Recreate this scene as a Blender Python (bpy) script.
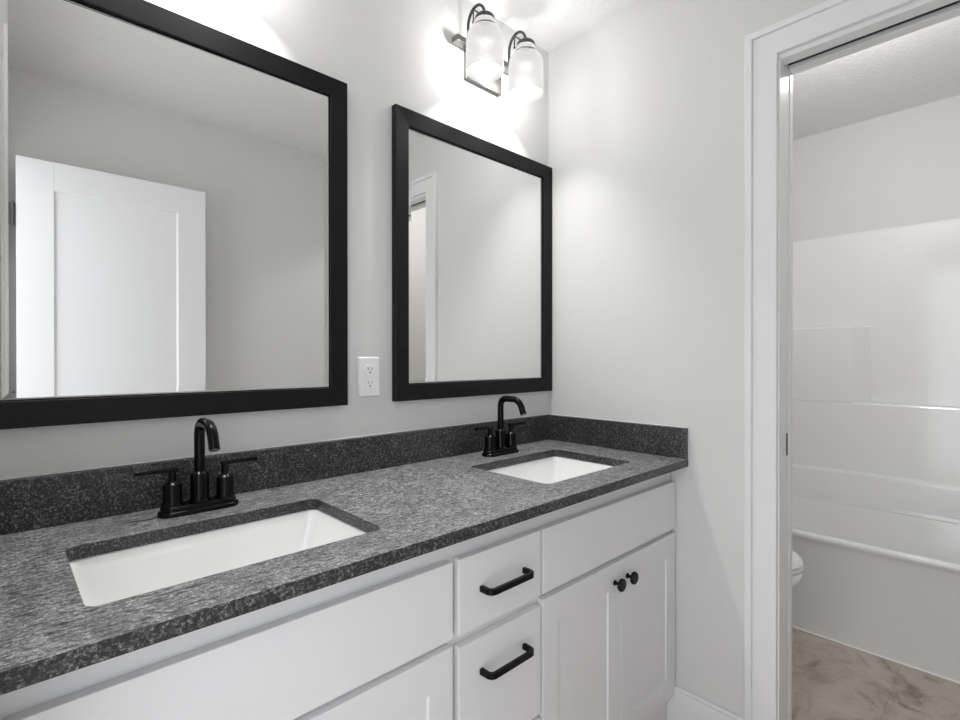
import bpy, bmesh, math
from mathutils import Vector, Matrix

scene = bpy.context.scene
for o in list(bpy.data.objects):
    bpy.data.objects.remove(o)
COL = scene.collection
PI = math.pi

# ------------------------------------------------------------------ camera
F = Vector((0.68904392, 0.72471221, -0.00327077))
R = Vector((0.724714512, -0.689048964, -0.000633395))
U = R.cross(F).normalized()
cd = bpy.data.cameras.new('camera')
cam = bpy.data.objects.new('camera', cd)
COL.objects.link(cam)
cd.sensor_width = 36.0
cd.lens = 507.56 / 960 * 36.0
cd.clip_start = 0.01
m = Matrix((R, U, -F)).transposed().to_4x4()
m.translation = Vector((-1.61641979, -1.29850465, 1.20473443))
cam.matrix_world = m
scene.camera = cam

# ------------------------------------------------------------------ world, lights, exposure
world = bpy.data.worlds.new('world')
scene.world = world
world.use_nodes = True
bg = world.node_tree.nodes['Background']
bg.inputs[0].default_value = (0.93, 0.96, 1.0, 1)
bg.inputs[1].default_value = 1.4          # bright daylit bedroom beyond the open doorway
BULB_W = 6.8                              # each vanity bulb
SHADE_GLOW = 0.30
TUB_FILL_W = 6.8  # unseen lamp added in the tub room
scene.view_settings.view_transform = 'Standard'
scene.view_settings.look = 'None'
scene.view_settings.exposure = 1.14
scene.view_settings.gamma = 1.0
scene.view_settings.use_curve_mapping = False
scene.cycles.max_bounces = 16
scene.cycles.diffuse_bounces = 10
scene.cycles.sample_clamp_indirect = 8.0
scene.cycles.use_denoising = True


def lamp(name, loc, watts, radius, color=(1, 0.985, 0.965)):
    l = bpy.data.lights.new(name, 'POINT')
    l.energy = watts
    l.shadow_soft_size = radius
    l.color = color
    o = bpy.data.objects.new(name, l)
    o.location = loc
    COL.objects.link(o)
    return o


# ------------------------------------------------------------------ helpers
def newbm():
    return bmesh.new()


def merge(dst, src):
    me = bpy.data.meshes.new('tmp')
    src.to_mesh(me)
    src.free()
    dst.from_mesh(me)
    bpy.data.meshes.remove(me)


def box(bm, x0, x1, y0, y1, z0, z1, bev=0.0, seg=2):
    b = bmesh.new()
    bmesh.ops.create_cube(b, size=1.0)
    for v in b.verts:
        v.co = Vector((x0 + (v.co.x + .5) * (x1 - x0), y0 + (v.co.y + .5) * (y1 - y0), z0 + (v.co.z + .5) * (z1 - z0)))
    if bev > 0:
        bmesh.ops.bevel(b, geom=list(b.edges), offset=bev, segments=seg, affect='EDGES', profile=0.5)
    merge(bm, b)
    return bm


def lathe(bm, prof, c=(0, 0, 0), seg=32, axis='Z', cap=True):
    """prof = [(r, h), ...] revolved about the axis through c."""
    def P(r, h, a):
        x, y = r * math.cos(a), r * math.sin(a)
        if axis == 'Z':
            p = (x, y, h)
        elif axis == 'Y':
            p = (x, h, y)
        else:
            p = (h, x, y)
        return (p[0] + c[0], p[1] + c[1], p[2] + c[2])
    rings = []
    for r, h in prof:
        if r < 1e-6:
            rings.append([bm.verts.new(P(0, h, 0))])
        else:
            rings.append([bm.verts.new(P(r, h, 2 * PI * k / seg)) for k in range(seg)])
    fs = []
    for A, B in zip(rings, rings[1:]):
        for k in range(seg):
            k2 = (k + 1) % seg
            if len(A) == 1 and len(B) == 1:
                continue
            if len(A) == 1:
                fs.append(bm.faces.new((A[0], B[k], B[k2])))
            elif len(B) == 1:
                fs.append(bm.faces.new((A[k], B[0], A[k2])))
            else:
                fs.append(bm.faces.new((A[k], A[k2], B[k2], B[k])))
    if cap:
        for ring in (rings[0], rings[-1]):
            if len(ring) > 1:
                fs.append(bm.faces.new(ring))
    for f in fs:
        f.smooth = True
    bmesh.ops.recalc_face_normals(bm, faces=bm.faces)
    return bm


def tube(bm, pts, r, seg=16, cap=True):
    pts = [Vector(p) for p in pts]
    rs = r if isinstance(r, (list, tuple)) else [r] * len(pts)
    up = None
    rings = []
    for i, p in enumerate(pts):
        t = (pts[min(i + 1, len(pts) - 1)] - pts[max(i - 1, 0)]).normalized()
        if up is None:
            up = Vector((0, 0, 1)) if abs(t.z) < 0.9 else Vector((1, 0, 0))
        s = t.cross(up).normalized()
        up = s.cross(t).normalized()
        rings.append([bm.verts.new(p + rs[i] * (math.cos(2 * PI * k / seg) * s + math.sin(2 * PI * k / seg) * up)) for k in range(seg)])
    fs = []
    for A, B in zip(rings, rings[1:]):
        for k in range(seg):
            k2 = (k + 1) % seg
            fs.append(bm.faces.new((A[k], A[k2], B[k2], B[k])))
    if cap:
        fs.append(bm.faces.new(rings[0]))
        fs.append(bm.faces.new(rings[-1]))
    for f in fs:
        f.smooth = True
    bmesh.ops.recalc_face_normals(bm, faces=bm.faces)
    return bm


def arc(c, r, a0, a1, n, plane='YZ'):
    out = []
    for i in range(n + 1):
        a = a0 + (a1 - a0) * i / n
        u, v = r * math.cos(a), r * math.sin(a)
        out.append((c[0], c[1] + u, c[2] + v) if plane == 'YZ' else (c[0] + u, c[1] + v, c[2]))
    return out


def rrect(x0, x1, y0, y1, r, n=6):
    pts = []
    for cx, cy, a in ((x1 - r, y1 - r, 0), (x0 + r, y1 - r, PI / 2), (x0 + r, y0 + r, PI), (x1 - r, y0 + r, 1.5 * PI)):
        for k in range(n + 1):
            t = a + PI / 2 * k / n
            pts.append((cx + r * math.cos(t), cy + r * math.sin(t)))
    return pts


def loft(bm, loops, cap0=False, cap1=False, smooth=True):
    rings = [[bm.verts.new(p) for p in L] for L in loops]
    n = len(rings[0])
    for A, B in zip(rings, rings[1:]):
        for k in range(n):
            f = bm.faces.new((A[k], A[(k + 1) % n], B[(k + 1) % n], B[k]))
            f.smooth = smooth
    if cap0:
        bm.faces.new(rings[0])
    if cap1:
        f = bm.faces.new(rings[-1])
        f.smooth = smooth
    bmesh.ops.recalc_face_normals(bm, faces=bm.faces)
    return bm


def prism_y(bm, prof, y0, y1):
    """closed profile [(x, z)] extruded along y."""
    loft(bm, [[(x, y0, z) for x, z in prof], [(x, y1, z) for x, z in prof]], True, True, smooth=False)


def obj(name, bm, mat, parent=None, sharp=40, loc=None):
    me = bpy.data.meshes.new(name)
    thr = math.radians(sharp)
    for e in bm.edges:
        if len(e.link_faces) == 2 and e.calc_face_angle(0.0) > thr:
            e.smooth = False
    bm.to_mesh(me)
    bm.free()
    me.materials.append(mat)
    o = bpy.data.objects.new(name, me)
    COL.objects.link(o)
    if loc:
        o.location = loc
    if parent:
        o.parent = parent
    return o


def bevel_mod(o, w, seg=2):
    md = o.modifiers.new('bevel', 'BEVEL')
    md.width = w
    md.segments = seg
    md.limit_method = 'ANGLE'
    md.angle_limit = math.radians(40)
    return o


def tag(o, label=None, cat=None, group=None, kind=None):
    if label: o['label'] = label
    if cat: o['category'] = cat
    if group: o['group'] = group
    if kind: o['kind'] = kind
    return o


def thing(name, label, cat, loc=(0, 0, 0), group=None):
    o = bpy.data.objects.new(name, None)
    o.empty_display_size = 0.05
    COL.objects.link(o)
    o.location = loc
    return tag(o, label, cat, group)


def struct(name, bm, mat, **k):
    return tag(obj(name, bm, mat, **k), kind='structure')


def copy_tree(o, loc, label):
    def rec(s, parent):
        c = s.copy()
        COL.objects.link(c)
        if parent: c.parent = parent
        for ch in list(s.children):
            rec(ch, c)
        return c
    c = rec(o, None)
    c.location = loc
    c['label'] = label
    return c


# ------------------------------------------------------------------ materials
def mat(name, color, rough=0.5, metal=0.0, spec=0.5, bump=None, coat=0.0):
    mt = bpy.data.materials.new(name)
    mt.use_nodes = True
    nt = mt.node_tree
    b = nt.nodes['Principled BSDF']
    b.inputs['Base Color'].default_value = (*color, 1)
    b.inputs['Roughness'].default_value = rough
    b.inputs['Metallic'].default_value = metal
    b.inputs['Specular IOR Level'].default_value = spec
    b.inputs['Coat Weight'].default_value = coat
    b.inputs['Coat Roughness'].default_value = 0.05
    tc = nt.nodes.new('ShaderNodeTexCoord')
    n = nt.nodes.new('ShaderNodeTexNoise')
    n.inputs['Scale'].default_value = 3.0
    nt.links.new(tc.outputs['Object'], n.inputs['Vector'])
    mr = nt.nodes.new('ShaderNodeMapRange')       # tiny unevenness of the sheen
    mr.inputs['To Min'].default_value = rough * 0.94
    mr.inputs['To Max'].default_value = rough * 1.06
    nt.links.new(n.outputs['Fac'], mr.inputs['Value'])
    nt.links.new(mr.outputs['Result'], b.inputs['Roughness'])
    if bump:
        scale, strength, dist = bump
        n2 = nt.nodes.new('ShaderNodeTexNoise')
        n2.inputs['Scale'].default_value = scale
        n2.inputs['Detail'].default_value = 3
        nt.links.new(tc.outputs['Object'], n2.inputs['Vector'])
        bp = nt.nodes.new('ShaderNodeBump')
        bp.inputs['Strength'].default_value = strength
        bp.inputs['Distance'].default_value = dist
        nt.links.new(n2.outputs['Fac'], bp.inputs['Height'])
        nt.links.new(bp.outputs['Normal'], b.inputs['Normal'])
    return mt


WALL = mat('wall_paint', (0.655, 0.653, 0.646), 0.55, spec=0.3, bump=(220, 0.12, 0.002))
CEIL = mat('ceiling_texture', (0.80, 0.80, 0.795), 0.8, spec=0.2, bump=(75, 0.55, 0.006))
TRIM = mat('trim_paint', (0.76, 0.76, 0.76), 0.35, spec=0.4)
DOORW = mat('door_paint', (0.76, 0.76, 0.765), 0.38, spec=0.4)
CAB = mat('cabinet_paint', (0.71, 0.713, 0.72), 0.4, spec=0.4)
CERAMIC = mat('white_ceramic', (0.90, 0.90, 0.895), 0.12, spec=0.5, coat=0.4)
ACRYL = mat('white_acrylic', (0.80, 0.80, 0.80), 0.14, spec=0.5, coat=0.3)
PLASTIC = mat('white_plastic', (0.80, 0.80, 0.80), 0.35)
BLACK = mat('matte_black_metal', (0.001, 0.001, 0.001), 0.22, metal=0.0, spec=0.2)
FIXMETAL = mat('dark_nickel', (0.22, 0.215, 0.21), 0.33, metal=1.0)
FIXDARK = mat('dark_bronze', (0.03, 0.03, 0.03), 0.35, spec=0.6)
DARK = mat('dark_slot', (0.006, 0.006, 0.006), 0.6)
CHROME = mat('chrome', (0.75, 0.75, 0.75), 0.15, metal=1.0)
CAULK = mat('white_caulk', (0.85, 0.85, 0.84), 0.4)


def frame_material():
    mt = mat('black_frame_wood', (0.002, 0.002, 0.002), 0.46, spec=0.26)
    nt = mt.node_tree
    b = nt.nodes['Principled BSDF']
    tc = nt.nodes.new('ShaderNodeTexCoord')
    mp = nt.nodes.new('ShaderNodeMapping')
    mp.inputs['Scale'].default_value = (12, 260, 260)
    n = nt.nodes.new('ShaderNodeTexNoise')
    n.inputs['Scale'].default_value = 1.0
    n.inputs['Detail'].default_value = 4
    nt.links.new(tc.outputs['Object'], mp.inputs['Vector'])
    nt.links.new(mp.outputs['Vector'], n.inputs['Vector'])
    bp = nt.nodes.new('ShaderNodeBump')
    bp.inputs['Strength'].default_value = 0.12
    bp.inputs['Distance'].default_value = 0.001
    nt.links.new(n.outputs['Fac'], bp.inputs['Height'])
    nt.links.new(bp.outputs['Normal'], b.inputs['Normal'])
    return mt


FRAME = frame_material()


def mirror_material():
    mt = bpy.data.materials.new('mirror_silver')
    mt.use_nodes = True
    b = mt.node_tree.nodes['Principled BSDF']
    b.inputs['Base Color'].default_value = (0.90, 0.905, 0.90, 1)
    b.inputs['Metallic'].default_value = 1.0
    b.inputs['Roughness'].default_value = 0.0
    return mt


MIRROR = mirror_material()
GROUND = mat('ground_glass_edge', (0.85, 0.86, 0.85), 0.5, metal=0.2, spec=0.6)


def granite_material(name, dark, mid, light, pit_shade, rough, bump, scale=260):
    mt = bpy.data.materials.new(name)
    mt.use_nodes = True
    nt = mt.node_tree
    L = nt.links.new
    b = nt.nodes['Principled BSDF']
    tc = nt.nodes.new('ShaderNodeTexCoord')
    # fine crystal grains
    n1 = nt.nodes.new('ShaderNodeTexNoise')
    n1.inputs['Scale'].default_value = scale
    n1.inputs['Detail'].default_value = 3
    n1.inputs['Roughness'].default_value = 0.8
    L(tc.outputs['Object'], n1.inputs['Vector'])
    r1 = nt.nodes.new('ShaderNodeValToRGB')
    e = r1.color_ramp.elements
    e[0].position = 0.36; e[0].color = (dark, dark, dark, 1)
    e[1].position = 0.68; e[1].color = (light, light, light, 1)
    m1 = r1.color_ramp.elements.new(0.53); m1.color = (mid, mid, mid, 1)
    L(n1.outputs['Fac'], r1.inputs['Fac'])
    # cloudy drift
    n2 = nt.nodes.new('ShaderNodeTexNoise')
    n2.inputs['Scale'].default_value = 22
    n2.inputs['Detail'].default_value = 4
    L(tc.outputs['Object'], n2.inputs['Vector'])
    mr = nt.nodes.new('ShaderNodeMapRange')
    mr.inputs['From Min'].default_value = 0.3
    mr.inputs['From Max'].default_value = 0.7
    mr.inputs['To Min'].default_value = 0.75
    mr.inputs['To Max'].default_value = 1.25
    L(n2.outputs['Fac'], mr.inputs['Value'])
    mx = nt.nodes.new('ShaderNodeMix')
    mx.data_type = 'RGBA'
    mx.blend_type = 'MULTIPLY'
    mx.inputs['Factor'].default_value = 1.0
    L(r1.outputs['Color'], mx.inputs[6])
    L(mr.outputs['Result'], mx.inputs[7])
    # leather finish: short ridges running along the slab
    mp = nt.nodes.new('ShaderNodeMapping')
    mp.inputs['Scale'].default_value = (42, 160, 160)
    mp.inputs['Rotation'].default_value = (0, 0, 0.06)
    L(tc.outputs['Object'], mp.inputs['Vector'])
    n3 = nt.nodes.new('ShaderNodeTexNoise')
    n3.inputs['Scale'].default_value = 1.0
    n3.inputs['Detail'].default_value = 4
    n3.inputs['Roughness'].default_value = 0.6
    L(mp.outputs['Vector'], n3.inputs['Vector'])
    n3.inputs['Distortion'].default_value = 0.4
    ms = nt.nodes.new('ShaderNodeMapRange')          # shade of the ridges, painted dark into the pits
    ms.inputs['From Min'].default_value = 0.36
    ms.inputs['From Max'].default_value = 0.52
    ms.inputs['To Min'].default_value = 1.0 - pit_shade
    ms.inputs['To Max'].default_value = 1.0
    L(n3.outputs['Fac'], ms.inputs['Value'])
    my = nt.nodes.new('ShaderNodeMix')
    my.data_type = 'RGBA'
    my.blend_type = 'MULTIPLY'
    my.inputs['Factor'].default_value = 1.0
    L(mx.outputs[2], my.inputs[6])
    L(ms.outputs['Result'], my.inputs[7])
    L(my.outputs[2], b.inputs['Base Color'])
    bp = nt.nodes.new('ShaderNodeBump')
    bp.inputs['Strength'].default_value = bump
    bp.inputs['Distance'].default_value = 0.004
    L(n3.outputs['Fac'], bp.inputs['Height'])
    L(bp.outputs['Normal'], b.inputs['Normal'])
    b.inputs['Roughness'].default_value = rough
    b.inputs['Specular IOR Level'].default_value = 0.5
    return mt


GRANITE = granite_material('leathered_granite', 0.05, 0.26, 0.64, 0.80, 0.42, 0.9)
GRANITE_EDGE = granite_material('dark_granite_edge', 0.002, 0.036, 0.28, 0.45, 0.35, 0.2, 235)  # same granite in a darker tone, for upright faces and backsplash


def floor_material():
    mt = bpy.data.materials.new('stone_vinyl_floor')
    mt.use_nodes = True
    nt = mt.node_tree
    L = nt.links.new
    b = nt.nodes['Principled BSDF']
    tc = nt.nodes.new('ShaderNodeTexCoord')
    n1 = nt.nodes.new('ShaderNodeTexNoise')
    n1.inputs['Scale'].default_value = 4.5
    n1.inputs['Detail'].default_value = 8
    n1.inputs['Roughness'].default_value = 0.62
    n1.inputs['Distortion'].default_value = 1.6
    L(tc.outputs['Object'], n1.inputs['Vector'])
    r1 = nt.nodes.new('ShaderNodeValToRGB')
    e = r1.color_ramp.elements
    e[0].position = 0.34; e[0].color = (0.24, 0.195, 0.16, 1)
    e[1].position = 0.70; e[1].color = (0.58, 0.51, 0.455, 1)
    q = r1.color_ramp.elements.new(0.5); q.color = (0.49, 0.415, 0.36, 1)
    L(n1.outputs['Fac'], r1.inputs['Fac'])
    # pale thin veins
    n2 = nt.nodes.new('ShaderNodeTexNoise')
    n2.inputs['Scale'].default_value = 3.2
    n2.inputs['Detail'].default_value = 6
    n2.inputs['Distortion'].default_value = 2.2
    L(tc.outputs['Object'], n2.inputs['Vector'])
    r2 = nt.nodes.new('ShaderNodeValToRGB')
    r2.color_ramp.elements[0].position = 0.488
    r2.color_ramp.elements[0].color = (0, 0, 0, 1)
    r2.color_ramp.elements[1].position = 0.512
    r2.color_ramp.elements[1].color = (0, 0, 0, 1)
    q = r2.color_ramp.elements.new(0.5); q.color = (0.45, 0.45, 0.45, 1)
    L(n2.outputs['Fac'], r2.inputs['Fac'])
    mx = nt.nodes.new('ShaderNodeMix')
    mx.data_type = 'RGBA'
    mx.inputs[7].default_value = (0.60, 0.54, 0.48, 1)
    L(r2.outputs['Color'], mx.inputs['Factor'])
    L(r1.outputs['Color'], mx.inputs[6])
    # tile joints
    br = nt.nodes.new('ShaderNodeTexBrick')
    br.offset = 0.5
    br.inputs['Color1'].default_value = (1, 1, 1, 1)
    br.inputs['Color2'].default_value = (0.93, 0.93, 0.93, 1)
    br.inputs['Mortar'].default_value = (0.85, 0.83, 0.81, 1)
    br.inputs['Scale'].default_value = 1.0
    br.inputs['Mortar Size'].default_value = 0.002
    br.inputs['Brick Width'].default_value = 0.61
    br.inputs['Row Height'].default_value = 0.305
    mp = nt.nodes.new('ShaderNodeMapping')
    mp.inputs['Location'].default_value = (0.11, 0.08, 0)
    L(tc.outputs['Object'], mp.inputs['Vector'])
    L(mp.outputs['Vector'], br.inputs['Vector'])
    m2 = nt.nodes.new('ShaderNodeMix')
    m2.data_type = 'RGBA'
    m2.blend_type = 'MULTIPLY'
    m2.inputs['Factor'].default_value = 1.0
    L(mx.outputs[2], m2.inputs[6])
    L(br.outputs['Color'], m2.inputs[7])
    L(m2.outputs[2], b.inputs['Base Color'])
    bp = nt.nodes.new('ShaderNodeBump')
    bp.inputs['Strength'].default_value = 0.15
    bp.inputs['Distance'].default_value = 0.003
    L(n1.outputs['Fac'], bp.inputs['Height'])
    L(bp.outputs['Normal'], b.inputs['Normal'])
    b.inputs['Roughness'].default_value = 0.45
    return mt


FLOOR = floor_material()


def shade_material(glow, name, color=(1.0, 0.985, 0.96), clear=0.35):
    """opal glass of a lit lamp: milky glow, lets part of the bulb's light straight through"""
    mt = bpy.data.materials.new(name)
    mt.use_nodes = True
    nt = mt.node_tree
    L = nt.links.new
    b = nt.nodes['Principled BSDF']
    b.inputs['Base Color'].default_value = (0.015, 0.015, 0.015, 1)
    b.inputs['Roughness'].default_value = 0.4
    b.inputs['Specular IOR Level'].default_value = 0.15
    b.inputs['Emission Color'].default_value = (*color, 1)
    lw = nt.nodes.new('ShaderNodeTexNoise')
    lw.inputs['Scale'].default_value = 6
    mr = nt.nodes.new('ShaderNodeMapRange')
    mr.inputs['To Min'].default_value = glow * 0.97
    mr.inputs['To Max'].default_value = glow * 1.03
    L(lw.outputs['Fac'], mr.inputs['Value'])
    L(mr.outputs['Result'], b.inputs['Emission Strength'])
    tr = nt.nodes.new('ShaderNodeBsdfTransparent')
    mx = nt.nodes.new('ShaderNodeMixShader')
    mx.inputs[0].default_value = clear
    L(b.outputs[0], mx.inputs[1])
    L(tr.outputs[0], mx.inputs[2])
    L(mx.outputs[0], nt.nodes['Material Output'].inputs['Surface'])
    return mt


SHADE = shade_material(SHADE_GLOW, 'opal_glass')
DOME = shade_material(1.5, 'opal_dome')
BULB = shade_material(0.3, 'bulb_glow', clear=0.92)

# ------------------------------------------------------------------ dimensions
H = 2.44
XL = -1.668           # left wall
YF = -1.655            # wall opposite the mirrors
WT = 0.122            # wall thickness
TX0 = WT              # tub room starts
TX1 = 1.69            # tub room far wall
TY0, TY1 = 0.0, -1.65
TH = 2.452
DZ = 2.066            # right doorway head
DY0, DY1 = -0.838, -1.50   # right doorway
LY0, LY1 = -0.725, -1.503  # left doorway
LZ = 2.045

# ------------------------------------------------------------------ structure
b = newbm(); box(b, XL - 0.9, TX1 + WT, TY1 - WT, WT, -0.1, 0.0)
struct('floor', b, FLOOR)
b = newbm(); box(b, XL - WT, WT, YF - WT, WT, H, H + 0.1)
struct('ceiling', b, CEIL)
b = newbm(); box(b, WT, TX1 + WT, TY1 - WT, WT, TH, TH + 0.1)
struct('ceiling_tub', b, CEIL)
b = newbm(); box(b, XL - WT, WT, 0, WT, 0, H)
struct('wall_back', b, WALL)
b = newbm(); box(b, XL - WT, WT, YF - WT, YF, 0, H)
struct('wall_front', b, WALL)
b = newbm()
box(b, 0, WT, DY0 + 0.012, 0, 0, TH)
box(b, 0, WT, YF, DY1 - 0.012, 0, TH)
box(b, 0, WT, DY1 - 0.012, DY0 + 0.012, DZ + 0.012, TH)
struct('wall_right', b, WALL)
b = newbm()
box(b, XL - WT, XL, LY0 + 0.012, 0, 0, H)
box(b, XL - WT, XL, YF, LY1 - 0.012, 0, H)
box(b, XL - WT, XL, LY1 - 0.012, LY0 + 0.012, LZ + 0.012, H)
struct('wall_left', b, WALL)
b = newbm(); box(b, TX1, TX1 + WT, TY1 - WT, WT, 0, TH)
struct('wall_tub_far', b, WALL)
b = newbm(); box(b, WT, TX1, TY0, WT, 0, TH)
struct('wall_tub_back', b, WALL)
b = newbm(); box(b, WT, TX1, TY1 - WT, TY1, 0, TH)
struct('wall_tub_front', b, WALL)


# casing: stepped profile (outer band proud, flat inner board)
def casing(name, xf, sgn, y_out0, y_out1, y_in0, y_in1, zin, zout):
    """three boards round an opening in a wall whose face is x = xf; sgn = direction out of the wall"""
    b = newbm()
    w = y_out0 - y_in0
    prof = [(0, 0), (0, 0.010), (0.0015, 0.0125), (w - 0.023, 0.0135), (w - 0.0225, 0.0115), (w - 0.0205, 0.0115), (w - 0.020, 0.018),
            (w - 0.018, 0.020), (w - 0.003, 0.020), (w, 0.018), (w, 0)]
    loops = []
    for k in range(4):
        L_ = []
        for o, d in prof:
            y = y_in0 + o if k < 2 else y_in1 - o
            z = 0.0 if k in (0, 3) else zin + o
            L_.append((xf + sgn * d, y, z))
        loops.append(L_)
    loft(b, loops, True, True, smooth=False)
    return struct(name, b, TRIM)


CW = 0.088
casing('trim_1', 0.0, -1, DY0 + CW, DY1 - CW, DY0 + 0.004, DY1 - 0.004, DZ + 0.004, DZ + CW)
casing('trim_2', WT, 1, DY0 + CW, DY1 - CW, DY0 + 0.004, DY1 - 0.004, DZ + 0.004, DZ + CW)
casing('trim_3', XL, 1, LY0 + CW, LY1 - CW, LY0 + 0.004, LY1 - 0.004, LZ + 0.004, LZ + CW)

# right doorway jamb: split jamb of a pocket door with a stop groove
b = newbm()
box(b, 0.001, 0.050, DY0, DY0 + 0.012, 0, DZ + 0.012, 0.0015)
box(b, 0.0515, 0.0905, DY0 + 0.001, DY0 + 0.012, 0, DZ + 0.012, 0.001)
box(b, 0.092, WT - 0.001, DY0 - 0.001, DY0 + 0.012, 0, DZ + 0.012, 0.0015)
box(b, 0.001, WT - 0.001, DY1 - 0.012, DY1, 0, DZ + 0.012, 0.001)
# head boards either side of the track groove
box(b, 0.001, 0.046, DY1, DY0, DZ - 0.010, DZ + 0.012, 0.002)
box(b, 0.083, WT - 0.001, DY1, DY0, DZ - 0.010, DZ + 0.012, 0.002)
jamb = struct('trim_4', b, TRIM)
b = newbm(); box(b, 0.046, 0.083, DY1 + 0.001, DY0 - 0.001, DZ + 0.004, DZ + 0.010)
obj('pocket_track', b, DARK, jamb)
b = newbm(); box(b, 0.066, 0.078, DY0 - 0.0002, DY0 + 0.004, 0.917, 0.983, 0.0015)
obj('latch_strike', b, DARK, jamb)

# left doorway jamb
b = newbm()
box(b, XL - WT, XL, LY1 - 0.012, LY1, 0, LZ + 0.012, 0.001)
box(b, XL - WT, XL, LY0, LY0 + 0.012, 0, LZ + 0.012, 0.001)
box(b, XL - WT, XL, LY1, LY0, LZ, LZ + 0.012, 0.001)
box(b, XL - WT + 0.01, XL - 0.05, LY1, LY1 + 0.010, 0, LZ, 0.002)
struct('trim_5', b, TRIM)

# door leaf standing open, parallel to the opposite wall
DX0, DX1 = XL + 0.070, XL + 0.070 + 0.695
b = newbm()
ya, yb2 = -1.535, -1.500
sw = 0.118
box(b, DX0, DX0 + sw, ya, yb2, 0.012, 2.03, 0.0012)
box(b, DX1 - sw, DX1, ya, yb2, 0.012, 2.03, 0.0012)
box(b, DX0 + sw, DX1 - sw, ya, yb2, 2.03 - sw, 2.03, 0.0)
box(b, DX0 + sw, DX1 - sw, ya, yb2, 0.012, 0.25, 0.0)
box(b, DX0 + sw, DX1 - sw, ya + 0.010, yb2 - 0.010, 0.25, 2.03 - sw)
# moulded edge round the sunk panel
for s, yy in ((1, yb2 - 0.010), (-1, ya + 0.010)):
    lo = [[(DX0 + sw, 0.25), (DX1 - sw, 0.25), (DX1 - sw, 2.03 - sw), (DX0 + sw, 2.03 - sw)]]
    q = 0.008
    inn = [(DX0 + sw + q, 0.25 + q), (DX1 - sw - q, 0.25 + q), (DX1 - sw - q, 2.03 - sw - q), (DX0 + sw + q, 2.03 - sw - q)]
    loft(b, [[(x, yy + s * 0.0095, z) for x, z in lo[0]], [(x, yy + s * 0.0004, z) for x, z in inn]], smooth=False)
door = struct('door_1', b, DOORW)
for hz in (0.22, 1.02, 1.79):
    b = newbm()
    lathe(b, [(0.0055, -0.045), (0.0055, 0.045)], (DX0 - 0.009, -1.500, hz), 14)
    lathe(b, [(0.003, 0.045), (0.0045, 0.049), (0.0, 0.054)], (DX0 - 0.009, -1.500, hz), 14)
    box(b, DX0 - 0.0025, DX0 + 0.0005, -1.540, -1.503, hz - 0.045, hz + 0.045)
    box(b, XL + 0.0, DX0 - 0.009, -1.5025, -1.500, hz - 0.045, hz + 0.045)
    obj('hinge', b, FIXDARK, door)


# baseboards (top edge eased, small bead line)
def base_prof_box(b, x0, x1, y0, y1):
    box(b, x0, x1, y0, y1, 0, 0.130, 0.0025)


b = newbm()
box(b, -0.013, 0, DY0 + CW + 0.0005, -0.508, 0, 0.118, 0.001)
box(b, -0.009, 0, DY0 + CW + 0.0005, -0.508, 0.118, 0.130, 0.0025)
struct('baseboard_right', b, TRIM)
b = newbm()
box(b, XL, 0, YF, YF + 0.013, 0, 0.130, 0.0025)
struct('baseboard_front', b, TRIM)
b = newbm()
box(b, WT, 0.94, TY0 - 0.013, TY0, 0, 0.130, 0.0025)
struct('baseboard_tub', b, TRIM)

# ------------------------------------------------------------------ vanity cabinet
FY = -0.535            # face of doors and drawers
FR = -0.516            # face frame
CZ = 0.855             # underside of counter
VX0, VX1 = XL + 0.004, -0.004
van = thing('vanity_cabinet', 'long white shaker vanity cabinet under the dark granite countertop', 'cabinet', (-0.83, -0.26, 0))


def rel(o, root):
    """parent keeping world coordinates"""
    o.parent = root
    o.matrix_parent_inverse = Matrix.Translation(-Vector(root.location))
    return o


def part(name, bm, mt, root, **k):
    rl = Vector(root.location)
    bmesh.ops.translate(bm, verts=bm.verts, vec=-rl)
    return obj(name, bm, mt, root, **k)


b = newbm()
box(b, VX0, VX0 + 0.018, FR + 0.02, -0.002, 0.10, CZ)
box(b, VX1 - 0.018, VX1, FR + 0.02, -0.002, 0.10, CZ)
box(b, VX0, VX1, FR + 0.02, -0.002, 0.10, 0.118)
box(b, -0.968, -0.950, FR + 0.02, -0.002, 0.118, CZ)
box(b, -0.699, -0.681, FR + 0.02, -0.002, 0.118, CZ)
# face frame: rails and stiles
box(b, VX0, VX1, FR, FR + 0.02, CZ - 0.075, CZ)
box(b, VX0, VX1, FR, FR + 0.02, 0.10, 0.135)
for xc in (VX0 + 0.02, -0.957, -0.6895, VX1 - 0.02):
    box(b, xc - 0.02 if xc > VX0 + .03 else VX0, xc + 0.02 if xc < -0.03 else VX1, FR, FR + 0.02, 0.135, CZ - 0.075)
for x0, x1, z in ((VX0 + 0.04, -0.977, 0.642), (-0.937, -0.7095, 0.637), (-0.6695, VX1 - 0.04, 0.642), (-0.937, -0.7095, 0.366)):
    box(b, x0, x1, FR, FR + 0.02, z - 0.02, z + 0.02)
part('cabinet_body', b, CAB, van)
b = newbm(); box(b, VX0, VX1, -0.507, -0.492, 0.0, 0.0998)
part('toe_kick', b, CAB, van)


def slab(name, x0, x1, z0, z1, root=van):
    b = newbm(); box(b, x0, x1, FY, FR - 0.0003, z0, z1, 0.0012)
    return part(name, b, CAB, root)


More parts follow.
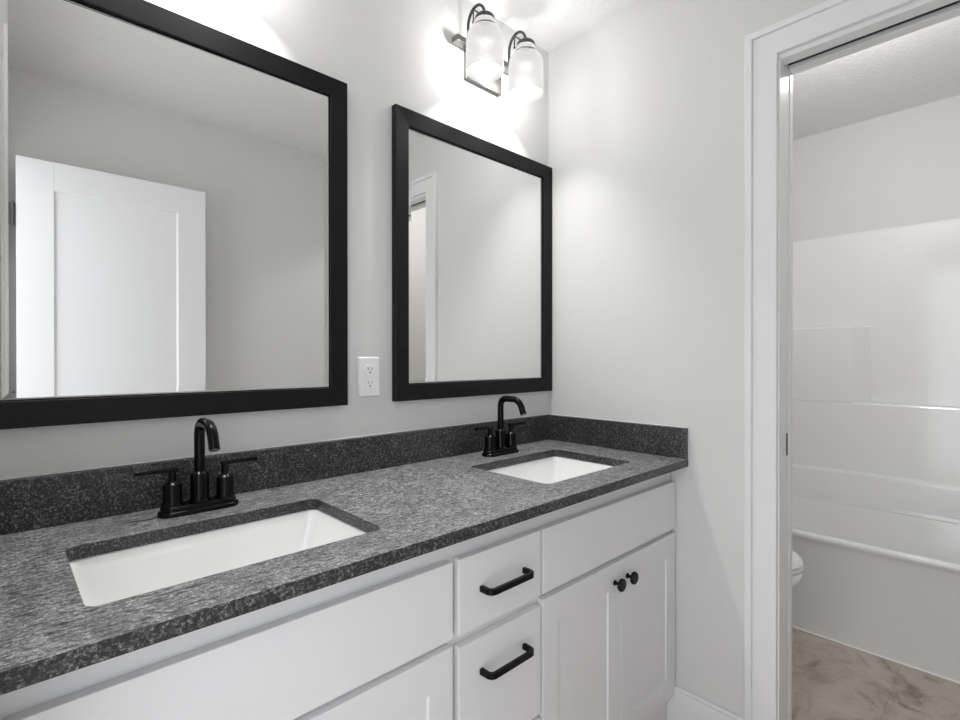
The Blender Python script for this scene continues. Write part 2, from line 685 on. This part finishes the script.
def pull(par, xc, z):
    """flat bar pull with two square legs and rounded corners; par sits in vanity coordinates"""
    b = newbm()
    hw = 0.0665
    yo = FY - 0.030
    pts = [(xc - hw, FY, z), (xc - hw, yo + 0.012, z)]
    for k in range(1, 6):
        a = PI / 2 * k / 5
        pts.append((xc - hw + 0.012 * (1 - math.cos(a)), yo + 0.012 * (1 - math.sin(a)), z))
    rp = [(2 * xc - x, y, zz) for x, y, zz in reversed(pts)]
    pts += rp
    t, h = 0.0052, 0.0064
    loops = []
    P = [Vector(p) for p in pts]
    for i, p in enumerate(P):
        d = (P[min(i + 1, len(P) - 1)] - P[max(i - 1, 0)]).normalized()
        s = d.cross(Vector((0, 0, 1))).normalized()
        u = Vector((0, 0, 1))
        c = 0.0016
        lp = []
        for a, e in ((t - c, h), (t, h - c), (t, -h + c), (t - c, -h), (-t + c, -h), (-t, -h + c), (-t, h - c), (-t + c, h)):
            lp.append(p + s * a + u * e)
        loops.append(lp)
    loft(b, loops, True, True, smooth=True)
    rl = Vector(van.location)
    bmesh.ops.translate(b, verts=b.verts, vec=-rl)
    return obj('drawer_pull', b, BLACK, par, sharp=35)


def shaker(name, x0, x1, z0, z1):
    b = newbm()
    s = 0.060
    box(b, x0, x0 + s, FY, FR - 0.0003, z0, z1, 0.0012)
    box(b, x1 - s, x1, FY, FR - 0.0003, z0, z1, 0.0012)
    box(b, x0 + s - 0.001, x1 - s + 0.001, FY + 0.00005, FR - 0.0003, z1 - s - 0.010, z1 - 0.0003, 0)
    box(b, x0 + s - 0.001, x1 - s + 0.001, FY + 0.00005, FR - 0.0003, z0 + 0.0003, z0 + s + 0.010, 0)
    zi0, zi1 = z0 + s + 0.010, z1 - s - 0.010
    box(b, x0 + s, x1 - s, FY + 0.0055, FR - 0.001, zi0, zi1)
    q = 0.0012
    loft(b, [[(x0 + s, FY + .001, zi0), (x1 - s, FY + .001, zi0), (x1 - s, FY + .001, zi1), (x0 + s, FY + .001, zi1)],
             [(x0 + s + q, FY + .0053, zi0 + q), (x1 - s - q, FY + .0053, zi0 + q), (x1 - s - q, FY + .0053, zi1 - q), (x0 + s + q, FY + .0053, zi1 - q)]], smooth=False)
    return part(name, b, CAB, van)


def knob(par, x, z):
    b = newbm()
    lathe(b, [(0.0, -0.0005), (0.0075, -0.0005), (0.0075, 0.002), (0.0045, 0.005), (0.0042, 0.014), (0.007, 0.017),
              (0.0165, 0.0185), (0.0178, 0.021), (0.0178, 0.0245), (0.0160, 0.027), (0.0, 0.0282)][::1],
          (0, 0, 0), 28, axis='Y')
    for v in b.verts:
        v.co.y = -v.co.y
    bmesh.ops.reverse_faces(b, faces=b.faces)
    bmesh.ops.translate(b, verts=b.verts, vec=Vector((x, FY, z)) - Vector(van.location))
    return obj('knob', b, BLACK, par)


slab('false_front', VX0 + 0.020, -0.965, 0.6485, 0.8015)
slab('false_front', -0.6855, -0.008, 0.6485, 0.8015)
for z0, z1, pz in ((0.6475, 0.8015, 0.7235), (0.372, 0.6245, 0.551), (0.104, 0.359, 0.290)):
    d = slab('drawer', -0.9480, -0.6945, z0, z1)
    pull(d, -0.8205, pz + 0.002)
# doors: right pair, left pair
SP = -0.3435
d = shaker('door', -0.6865, SP - 0.0015, 0.104, 0.6345); knob(d, SP - 0.031, 0.581)
d = shaker('door', SP + 0.0015, -0.008, 0.104, 0.6345); knob(d, SP + 0.035, 0.581)
SL = (VX0 + 0.020 - 0.965) / 2
d = shaker('door', VX0 + 0.020, SL - 0.0015, 0.104, 0.6345); knob(d, SL - 0.033, 0.579)
d = shaker('door', SL + 0.0015, -0.965, 0.104, 0.6345); knob(d, SL + 0.033, 0.579)

# ------------------------------------------------------------------ countertop with two cut-outs
ZC = 0.880
HOLES = [(-1.534, -1.082, -0.4690, -0.178), (-0.590, -0.172, -0.472, -0.170)]
ct = thing('countertop', 'dark grey leathered granite countertop with two sink cut-outs on the white vanity', 'countertop', (-0.83, -0.28, 0.855))
b = newbm()


def loop_edges(pts):
    vs = [b.verts.new((x, y, ZC)) for x, y in pts]
    return [b.edges.new((vs[i], vs[(i + 1) % len(vs)])) for i in range(len(vs))]


E_ = loop_edges([(XL + 0.002, -0.5755), (-0.001, -0.5755), (-0.001, -0.001), (XL + 0.002, -0.001)])
for x0, x1, y0, y1 in HOLES:
    E_ += loop_edges(rrect(x0, x1, y0, y1, 0.018, 5))
bmesh.ops.triangle_fill(b, edges=E_, use_beauty=True, use_dissolve=False)
r = bmesh.ops.extrude_face_region(b, geom=list(b.faces))
bmesh.ops.translate(b, verts=[v for v in r['geom'] if isinstance(v, bmesh.types.BMVert)], vec=(0, 0, -0.025))
bmesh.ops.recalc_face_normals(b, faces=b.faces)
slab_o = part('slab', b, GRANITE, ct)
slab_o.data.materials.append(GRANITE_EDGE)
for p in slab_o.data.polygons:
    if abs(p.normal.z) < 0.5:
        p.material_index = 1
bevel_mod(slab_o, 0.0015, 2)
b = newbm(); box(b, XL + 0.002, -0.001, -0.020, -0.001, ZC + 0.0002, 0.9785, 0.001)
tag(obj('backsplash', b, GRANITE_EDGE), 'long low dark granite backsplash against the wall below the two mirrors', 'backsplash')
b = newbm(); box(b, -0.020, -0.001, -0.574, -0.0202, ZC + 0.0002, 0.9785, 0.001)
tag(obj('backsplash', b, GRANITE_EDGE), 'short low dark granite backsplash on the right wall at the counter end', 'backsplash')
b = newbm()
box(b, XL + 0.002, -0.001, -0.0035, -0.0002, 0.9785, 0.9815, 0.0008)
box(b, -0.0035, -0.0002, -0.574, -0.0035, 0.9785, 0.9815, 0.0008)
tag(obj('caulk_bead', b, CAULK), kind='structure').name = 'trim_6'


def sink(hole, label):
    x0, x1, y0, y1 = hole
    cx, cy = (x0 + x1) / 2, (y0 + y1) / 2
    t = thing('undermount_sink', label, 'sink', (cx, cy, 0.712), 'white sinks set into the granite countertop')
    hx, hy = (x1 - x0) / 2, (y1 - y0) / 2

    def L(ix, iy, z, r):
        return [(x, y, z - 0.712) for x, y in rrect(-hx + ix, hx - ix, -hy + iy, hy - iy, r, 8)]
    b = newbm()
    zt = 0.8548
    loft(b, [
        L(-0.022, -0.022, zt - 0.012, 0.03), L(-0.022, -0.022, zt, 0.03),       # flange
        L(-0.003, -0.003, zt, 0.021), L(0.0, 0.0, zt - 0.004, 0.022),
        L(0.004, 0.004, zt - 0.03, 0.026), L(0.022, 0.016, zt - 0.085, 0.034),
        L(0.034, 0.026, zt - 0.106, 0.040), L(0.055, 0.045, zt - 0.118, 0.045),
        L(0.085, 0.070, zt - 0.122, 0.040), L(0.14, 0.11, zt - 0.1245, 0.022)], cap1=True)
    # outside shell
    loft(b, [L(-0.022, -0.022, zt - 0.012, 0.03), L(-0.006, -0.006, zt - 0.014, 0.03), L(0.0, 0.0, zt - 0.04, 0.03),
             L(0.014, 0.008, zt - 0.09, 0.034), L(0.03, 0.02, zt - 0.125, 0.04), L(0.09, 0.06, zt - 0.138, 0.03)], cap1=True)
    obj('basin', b, CERAMIC, t, sharp=60)
    b = newbm()
    z = zt - 0.1245 - 0.712
    lathe(b, [(0.0, z + 0.006), (0.014, z + 0.0055), (0.016, z + 0.002), (0.021, z + 0.003), (0.023, z + 0.0002)], (0, 0, 0), 28, cap=False)
    obj('drain', b, FIXDARK, t)
    return t


sink(HOLES[0], 'large near white rectangular undermount sink in front of the left black faucet')
sink(HOLES[1], 'far white rectangular undermount sink near the right wall corner')


# ------------------------------------------------------------------ faucets
def faucet(cx, label):
    t = thing('faucet', label, 'faucet', (cx, -0.094, ZC), 'matte black two-handle faucets behind the sinks')
    b = newbm()

    def L(ex, ey, z):
        return [(x, y, z) for x, y in rrect(-0.078 + ex, 0.078 - ex, -0.0265 + ey, 0.0265 - ey, 0.0262 - ey, 8)]
    loft(b, [L(0, 0, 0), L(0, 0, 0.006), L(0.001, 0.001, 0.008), L(0.004, 0.004, 0.0095), L(0.005, 0.005, 0.010),
             L(0.005, 0.005, 0.017), L(0.0065, 0.0065, 0.0190), L(0.009, 0.009, 0.0195)], True, True)
    obj('base_plate', b, BLACK, t, sharp=50)
    b = newbm()
    lathe(b, [(0.0215, 0.0193), (0.0215, 0.022), (0.0185, 0.026), (0.0180, 0.028), (0.0180, 0.077), (0.0172, 0.080), (0.0125, 0.084), (0.0118, 0.086)], (0, 0, 0), 32)
    obj('spout_body', b, BLACK, t, sharp=28)
    b = newbm()
    R1, R2 = 0.026, 0.040
    zt = 0.189 - 0.0
    pts = [(0, 0, 0.074), (0, 0, 0.11)]
    pts += arc((0, -R1, zt - R1), R1, 0, PI / 2, 10)                       # up and over
    a1 = math.radians(160)
    pts += arc((0, -0.058, zt - R2), R2, PI / 2, a1, 12)[1:]
    last = Vector(pts[-1]); prev = Vector(pts[-2])
    pts.append(tuple(last + (last - prev).normalized() * 0.022))
    tube(b, pts, 0.0105, 20)
    sp = obj('spout', b, BLACK, t, sharp=50)
    e = Vector(pts[-1]); d = (Vector(pts[-1]) - Vector(pts[-2])).normalized()
    b = newbm()
    tube(b, [e - d * 0.002, e + d * 0.002], 0.0085, 20)
    obj('aerator', b, FIXMETAL, sp)
    for s in (-1, 1):
        b = newbm()
        lathe(b, [(0.0200, 0.0193), (0.0200, 0.0225), (0.0178, 0.026), (0.0172, 0.028), (0.0172, 0.062), (0.0165, 0.0645), (0.0090, 0.070),
                  (0.0072, 0.073), (0.0070, 0.092)], (s * 0.051, 0, 0), 28)
        hd = obj('handle', b, BLACK, t, sharp=28)
        b = newbm()
        tube(b, [(s * 0.042, -0.001, 0.0945), (s * 0.118, -0.004, 0.0955)], 0.0052, 16)
        obj('lever', b, BLACK, hd, sharp=50)
    return t


faucet(-1.3025, 'black two-handle gooseneck faucet behind the near large sink, under the left mirror')
faucet(-0.3745, 'black two-handle gooseneck faucet beside the far sink, under the right mirror')


# ------------------------------------------------------------------ mirrors
def wall_mirror(x0, x1, z0, z1, label, skew):
    cx, cz = (x0 + x1) / 2, (z0 + z1) / 2
    t = thing('framed_mirror', label, 'mirror', (cx, 0, z0), 'black framed mirrors above the vanity')
    hx, hz = (x1 - x0) / 2, (z1 - z0) / 2
    zo = hz
    b = newbm()

    def L(i, y):
        return [(-hx + i, y, zo - hz + i), (hx - i, y, zo - hz + i), (hx - i, y, zo + hz - i), (-hx + i, y, zo + hz - i)]
    loft(b, [L(0, -0.001), L(0, -0.0215), L(0.0015, -0.023), L(0.0485, -0.0195), L(0.0500, -0.0185),
             L(0.0505, -0.006), L(0.0525, -0.005), L(0.04, -0.001)], smooth=False)
    obj('frame', b, FRAME, t)
    # bevelled silvered glass, sitting a touch skewed in its rebate
    b = newbm()
    i0, bw = 0.0535, 0.012
    gx, gz = hx - i0, hz - i0
    ang = math.radians(skew)
    ca, sa = math.cos(ang), math.sin(ang)

    def G(i, y):
        out = []
        for x, z in ((-gx + i, zo - gz + i), (gx - i, zo - gz + i), (gx - i, zo + gz - i), (-gx + i, zo + gz - i)):
            out.append((x * ca - y * sa, x * sa + y * ca - 0.0105, z))
        return out
    loft(b, [G(-0.001, 0.004), G(-0.001, 0.0016), G(0.0020, 0.0004), G(bw, 0.0)], cap0=True, cap1=True, smooth=False)
    g = obj('glass', b, MIRROR, t)
    g.data.materials.append(GROUND)
    for p in list(g.data.polygons)[4:8]:
        p.material_index = 1
    return t


wall_mirror(-1.668 + 0.0015, -0.910, 1.075, 1.968, 'large black framed mirror on the left reflecting a white door', -0.72)
wall_mirror(-0.7505, -0.0035, 1.075, 1.968, 'black framed mirror by the wall corner, right of the outlet', -0.32)

# ------------------------------------------------------------------ wall outlet
t = thing('wall_outlet', 'white duplex wall outlet between the two mirrors', 'outlet', (-0.831, 0, 1.151))
b = newbm()
loft(b, [[(x, -0.0005, z) for x, z in rrect(-0.0365, 0.0365, -0.0585, 0.0585, 0.003, 3)],
         [(x, -0.002, z) for x, z in rrect(-0.0365, 0.0365, -0.0585, 0.0585, 0.003, 3)],
         [(x, -0.0065, z) for x, z in rrect(-0.0325, 0.0325, -0.0545, 0.0545, 0.003, 3)]], True, True, smooth=False)
obj('cover_plate', b, PLASTIC, t)
for s in (-1, 1):
    b = newbm()
    pr = []
    for k in range(32):
        a = 2 * PI * k / 32
        x, z = 0.0172 * math.cos(a), 0.0172 * math.sin(a)
        pr.append((x, max(-0.0135, min(0.0135, z)) + s * 0.0195))
    loft(b, [[(x, -0.006, z) for x, z in pr], [(x, -0.0085, z) for x, z in pr]], True, True, smooth=False)
    rc = obj('receptacle', b, PLASTIC, t)
    b = newbm()
    z = s * 0.0195
    box(b, -0.0072, -0.0054, -0.0088, -0.008, z + 0.000, z + 0.0085)
    box(b, 0.0054, 0.0070, -0.0088, -0.008, z + 0.001, z + 0.0078)
    lathe(b, [(0.0025, -0.0088), (0.0025, -0.008)], (0, 0, z - 0.0065), 14, axis='Y')
    obj('slots', b, DARK, rc)
b = newbm(); lathe(b, [(0.0028, -0.0078), (0.0028, -0.006)], (0, 0, 0), 14, axis='Y')
obj('screw', b, PLASTIC, t)


# ------------------------------------------------------------------ vanity lights
def vanity_light(cx, label, out_of_view=False):
    t = thing('vanity_light', label, 'wall light', (cx, 0, 2.16), None if out_of_view else None)
    b = newbm(); box(b, -0.086, 0.088, -0.014, -0.001, 0.0, 0.125, 0.0025)
    obj('backplate', b, FIXMETAL, t)
    b = newbm(); box(b, -0.150, 0.150, -0.044, -0.0145, 0.088, 0.108, 0.0012)
    obj('crossbar', b, FIXMETAL, t)
    for s in (-1, 1):
        sx = s * 0.100
        yc = -0.120
        b = newbm()
        pts = [(sx, -0.040, 0.107), (sx, -0.040, 0.140)]
        pts += [(sx, -0.080 + 0.040 * math.cos(a), 0.150 + 0.052 * math.sin(a)) for a in [PI * k / 16 for k in range(0, 17)]]
        pts += [(sx, yc, 0.148)]
        tube(b, pts, 0.0048, 14)
        arm = obj('arm', b, FIXDARK, t, sharp=50)
        b = newbm()
        tube(b, [(sx, -0.066, 0.197), (sx, -0.066, 0.158)], 0.0025, 8)
        lathe(b, [(0.0, -0.005), (0.0045, -0.002), (0.0045, 0.002), (0.0, 0.005)], (sx, -0.066, 0.155), 12)
        tube(b, [(sx, -0.066, 0.197), (sx, -0.112, 0.155)], 0.0025, 8)
        obj('brace', b, FIXDARK, arm)
        # shade
        b = newbm()
        z0 = -0.032
        out = [(0.0605, z0), (0.0615, z0 + 0.004), (0.0615, z0 + 0.060), (0.0605, z0 + 0.104), (0.0580, z0 + 0.119), (0.0510, z0 + 0.132),
               (0.0400, z0 + 0.139), (0.0375, z0 + 0.142), (0.0375, z0 + 0.157), (0.0345, z0 + 0.163), (0.020, z0 + 0.165)]
        inn = [(0.020, z0 + 0.162), (0.0315, z0 + 0.160), (0.0335, z0 + 0.140), (0.0475, z0 + 0.128), (0.0550, z0 + 0.116), (0.0575, z0 + 0.102),
               (0.0585, z0 + 0.060), (0.0585, z0 + 0.003), (0.0605, z0)]
        lathe(b, out + inn, (sx, yc, 0), 40, cap=False)
        sh = obj('lamp_shade', b, SHADE, t, sharp=60)
        b = newbm()
        lathe(b, [(0.0, z0 + 0.186), (0.012, z0 + 0.186), (0.024, z0 + 0.184), (0.0310, z0 + 0.178), (0.0330, z0 + 0.172), (0.0330, z0 + 0.1645)], (sx, yc, 0), 28, cap=False)
        obj('socket_cap', b, FIXDARK, sh)
        b = newbm()
        lathe(b, [(0.0400, z0 + 0.1395), (0.0408, z0 + 0.142), (0.0380, z0 + 0.146)], (sx, yc, 0), 32, cap=False)
        obj('collar', b, FIXMETAL, sh)
        b = newbm()
        lathe(b, [(0.0, z0 + 0.052), (0.014, z0 + 0.056), (0.022, z0 + 0.068), (0.024, z0 + 0.080), (0.020, z0 + 0.096), (0.012, z0 + 0.112), (0.011, z0 + 0.172)], (sx, yc, 0), 20, cap=False)
        obj('bulb', b, BULB, sh)
        lp = lamp('bulb_light', (sx, yc, z0 + 0.080), BULB_W, 0.02)
        lp.parent = t
    return t


vanity_light(-0.3735, 'two-shade wall light with white glass shades above the right mirror')
vanity_light(-1.3040, 'two-shade wall light with white glass shades centred above the left mirror')

# ------------------------------------------------------------------ bathtub and surround
TA, TB = 0.9495, 1.685
RZ = 0.437
tub = thing('bathtub', 'white bathtub with a plain flat apron on the brown floor', 'bathtub', (1.3, -0.82, 0))
b = newbm()
ty0, ty1 = TY0 - 0.003, TY1 + 0.003


def TL(ix0, ix1, iy, z, r):
    return [(x, y, z) for x, y in rrect(TA + ix0, TB - ix1, ty1 + iy, ty0 - iy, r, 8)]


loft(b, [TL(0.012, 0.0, 0.0, 0.0, 0.002), TL(0.010, 0.0, 0.0, RZ - 0.040, 0.002), TL(0.006, 0.0, 0.0, RZ - 0.028, 0.002), TL(0.0, 0.0, 0.0, RZ - 0.020, 0.002),
         TL(0.0, 0.0, 0.0, RZ - 0.010, 0.002), TL(0.003, 0.0, 0.0, RZ - 0.003, 0.003),
         TL(0.010, 0.001, 0.001, RZ, 0.004), TL(0.036, 0.083, 0.07, RZ, 0.08), TL(0.046, 0.085, 0.08, RZ - 0.006, 0.08), TL(0.052, 0.090, 0.09, RZ - 0.03, 0.08),
         TL(0.090, 0.115, 0.14, 0.16, 0.09), TL(0.12, 0.145, 0.19, 0.11, 0.10), TL(0.18, 0.21, 0.26, 0.095, 0.08)], cap1=True)
part('tub_shell', b, ACRYL, tub, sharp=50)
b = newbm(); box(b, TA + 0.005, TA + 0.0125, ty1, ty0, 0.0, 0.006, 0.002)
part('caulk_bead', b, CAULK, tub)

sur = thing('tub_surround', 'glossy white moulded tub surround with corner shelf steps on the far wall', 'tub surround', (1.64, -0.82, RZ))
b = newbm()
# lower proud wall: profile with ledges, up to z .972 along the whole length
zl, zh, zt = 0.972, 1.372, 1.870
XB, XF = 1.680, 1.622
lowprof = [(1.6885, RZ + 0.001), (1.600, RZ + 0.001), (1.603, RZ + 0.02), (1.606, 0.590), (1.608, 0.602), (1.613, 0.608), (XF, 0.613), (XF, zl - 0.008), (XF + 0.003, zl - 0.002), (XF + 0.009, zl), (1.6885, zl + 0.004)]
prism_y(b, lowprof, ty1, ty0)
# upper panel
box(b, XB, 1.6885, ty1, ty0, zl, zt - 0.008, 0.0)
prism_y(b, [(1.6885, zt - 0.008), (XB, zt - 0.008), (XB + 0.002, zt - 0.001), (1.6885, zt)], ty1, ty0)
# raised block on the left with a splayed end
ye, yb3 = -0.716, -0.783
pts = [(1.6885, ty0), (XF, ty0), (XF, ye + 0.006), (XF + 0.002, ye), (XB - 0.002, yb3 + 0.002), (1.6885, yb3 - 0.004)]
lo = [(x, y, zl - 0.001) for x, y in pts]
m1_ = [(x, y, zh - 0.006) for x, y in pts]
hi = [(x + (0.004 if x < 1.68 else 0), y + (0.003 if y < -0.1 else 0), zh) for x, y in pts]
loft(b, [lo, m1_, hi], True, True, smooth=False)
# end panels
for y0, y1 in ((ty0 - 0.008, ty0 + 0.001), (ty1 - 0.001, ty1 + 0.008)):
    box(b, TA + 0.005, XF + 0.001, y0, y1, RZ + 0.001, zt, 0.002)
s = part('wall_panel', b, ACRYL, sur)
bevel_mod(s, 0.0045, 3)

# ------------------------------------------------------------------ toilet
TXC = 0.515
toi = thing('toilet', 'white toilet with closed lid, its bowl front just showing past the doorway', 'toilet', (TXC, -0.40, 0))


def oval(cy, ry_f, ry_b, rx, z, n=40, sq=2.0):
    out = []
    for k in range(n):
        a = 2 * PI * k / n
        c, s_ = math.cos(a), math.sin(a)
        ry = ry_f if s_ < 0 else ry_b
        e = 2.0 / (2.0 if s_ < 0 else 2.8)
        out.append((TXC + rx * math.copysign(abs(c) ** e, c), cy + ry * math.copysign(abs(s_) ** e, s_), z))
    return out


yc = -0.475
b = newbm()
loft(b, [oval(-0.42, 0.20, 0.24, 0.115, 0.0), oval(-0.42, 0.20, 0.24, 0.115, 0.03), oval(-0.42, 0.17, 0.24, 0.095, 0.08),
         oval(-0.43, 0.17, 0.25, 0.10, 0.18), oval(-0.45, 0.21, 0.25, 0.13, 0.27), oval(yc, 0.250, 0.25, 0.168, 0.345),
         oval(yc, 0.272, 0.26, 0.180, 0.372), oval(yc, 0.276, 0.26, 0.182, 0.392), oval(yc, 0.270, 0.255, 0.178, 0.399)], True, True)
box(b, TXC - 0.10, TXC + 0.10, -0.28, -0.03, 0.02, 0.40, 0.02, 3)
part('bowl', b, CERAMIC, toi, sharp=60)
b = newbm()
loft(b, [oval(yc, 0.268, 0.22, 0.178, 0.400), oval(yc, 0.276, 0.226, 0.184, 0.405), oval(yc, 0.277, 0.226, 0.185, 0.414), oval(yc, 0.270, 0.22, 0.18, 0.4195)], True, True)
part('seat', b, PLASTIC, toi, sharp=60)
b = newbm()
loft(b, [oval(yc, 0.268, 0.22, 0.178, 0.4205), oval(yc, 0.276, 0.226, 0.184, 0.425), oval(yc, 0.272, 0.224, 0.182, 0.436), oval(yc, 0.250, 0.21, 0.165, 0.446), oval(yc, 0.18, 0.15, 0.11, 0.450)], True, True)
part('lid', b, PLASTIC, toi, sharp=60)
b = newbm(); box(b, TXC - 0.20, TXC + 0.20, -0.225, -0.022, 0.40, 0.74, 0.02, 4)
part('tank', b, CERAMIC, toi)
b = newbm(); box(b, TXC - 0.208, TXC + 0.208, -0.235, -0.016, 0.741, 0.77, 0.010, 3)
part('tank_lid', b, CERAMIC, toi)
b = newbm()
tube(b, [(TXC - 0.15, -0.224, 0.69), (TXC - 0.15, -0.245, 0.69)], 0.008, 12)
tube(b, [(TXC - 0.155, -0.243, 0.69), (TXC - 0.085, -0.246, 0.682)], 0.006, 12)
part('flush_lever', b, CHROME, toi)
toi.location.y -= 0.016
toi.scale.z = 1.045

# ------------------------------------------------------------------ ceiling lamp added out of view to light the tub room
cl = thing('added_ceiling_lamp', 'unseen round white flush ceiling lamp added to light the tub room', 'added ceiling light', (0.50, -0.92, TH))
b = newbm(); lathe(b, [(0.0, -0.001), (0.15, -0.001), (0.15, -0.022), (0.0, -0.022)], (0, 0, 0), 40, cap=False)
obj('base', b, FIXMETAL, cl)
b = newbm(); lathe(b, [(0.140, -0.0225), (0.138, -0.04), (0.120, -0.065), (0.08, -0.085), (0.04, -0.094), (0.0, -0.096)], (0, 0, 0), 40, cap=False)
obj('lamp_shade', b, DOME, cl)
lp = lamp('tub_fill_light', (0, 0, -0.15), TUB_FILL_W, 0.08)
lp.parent = cl
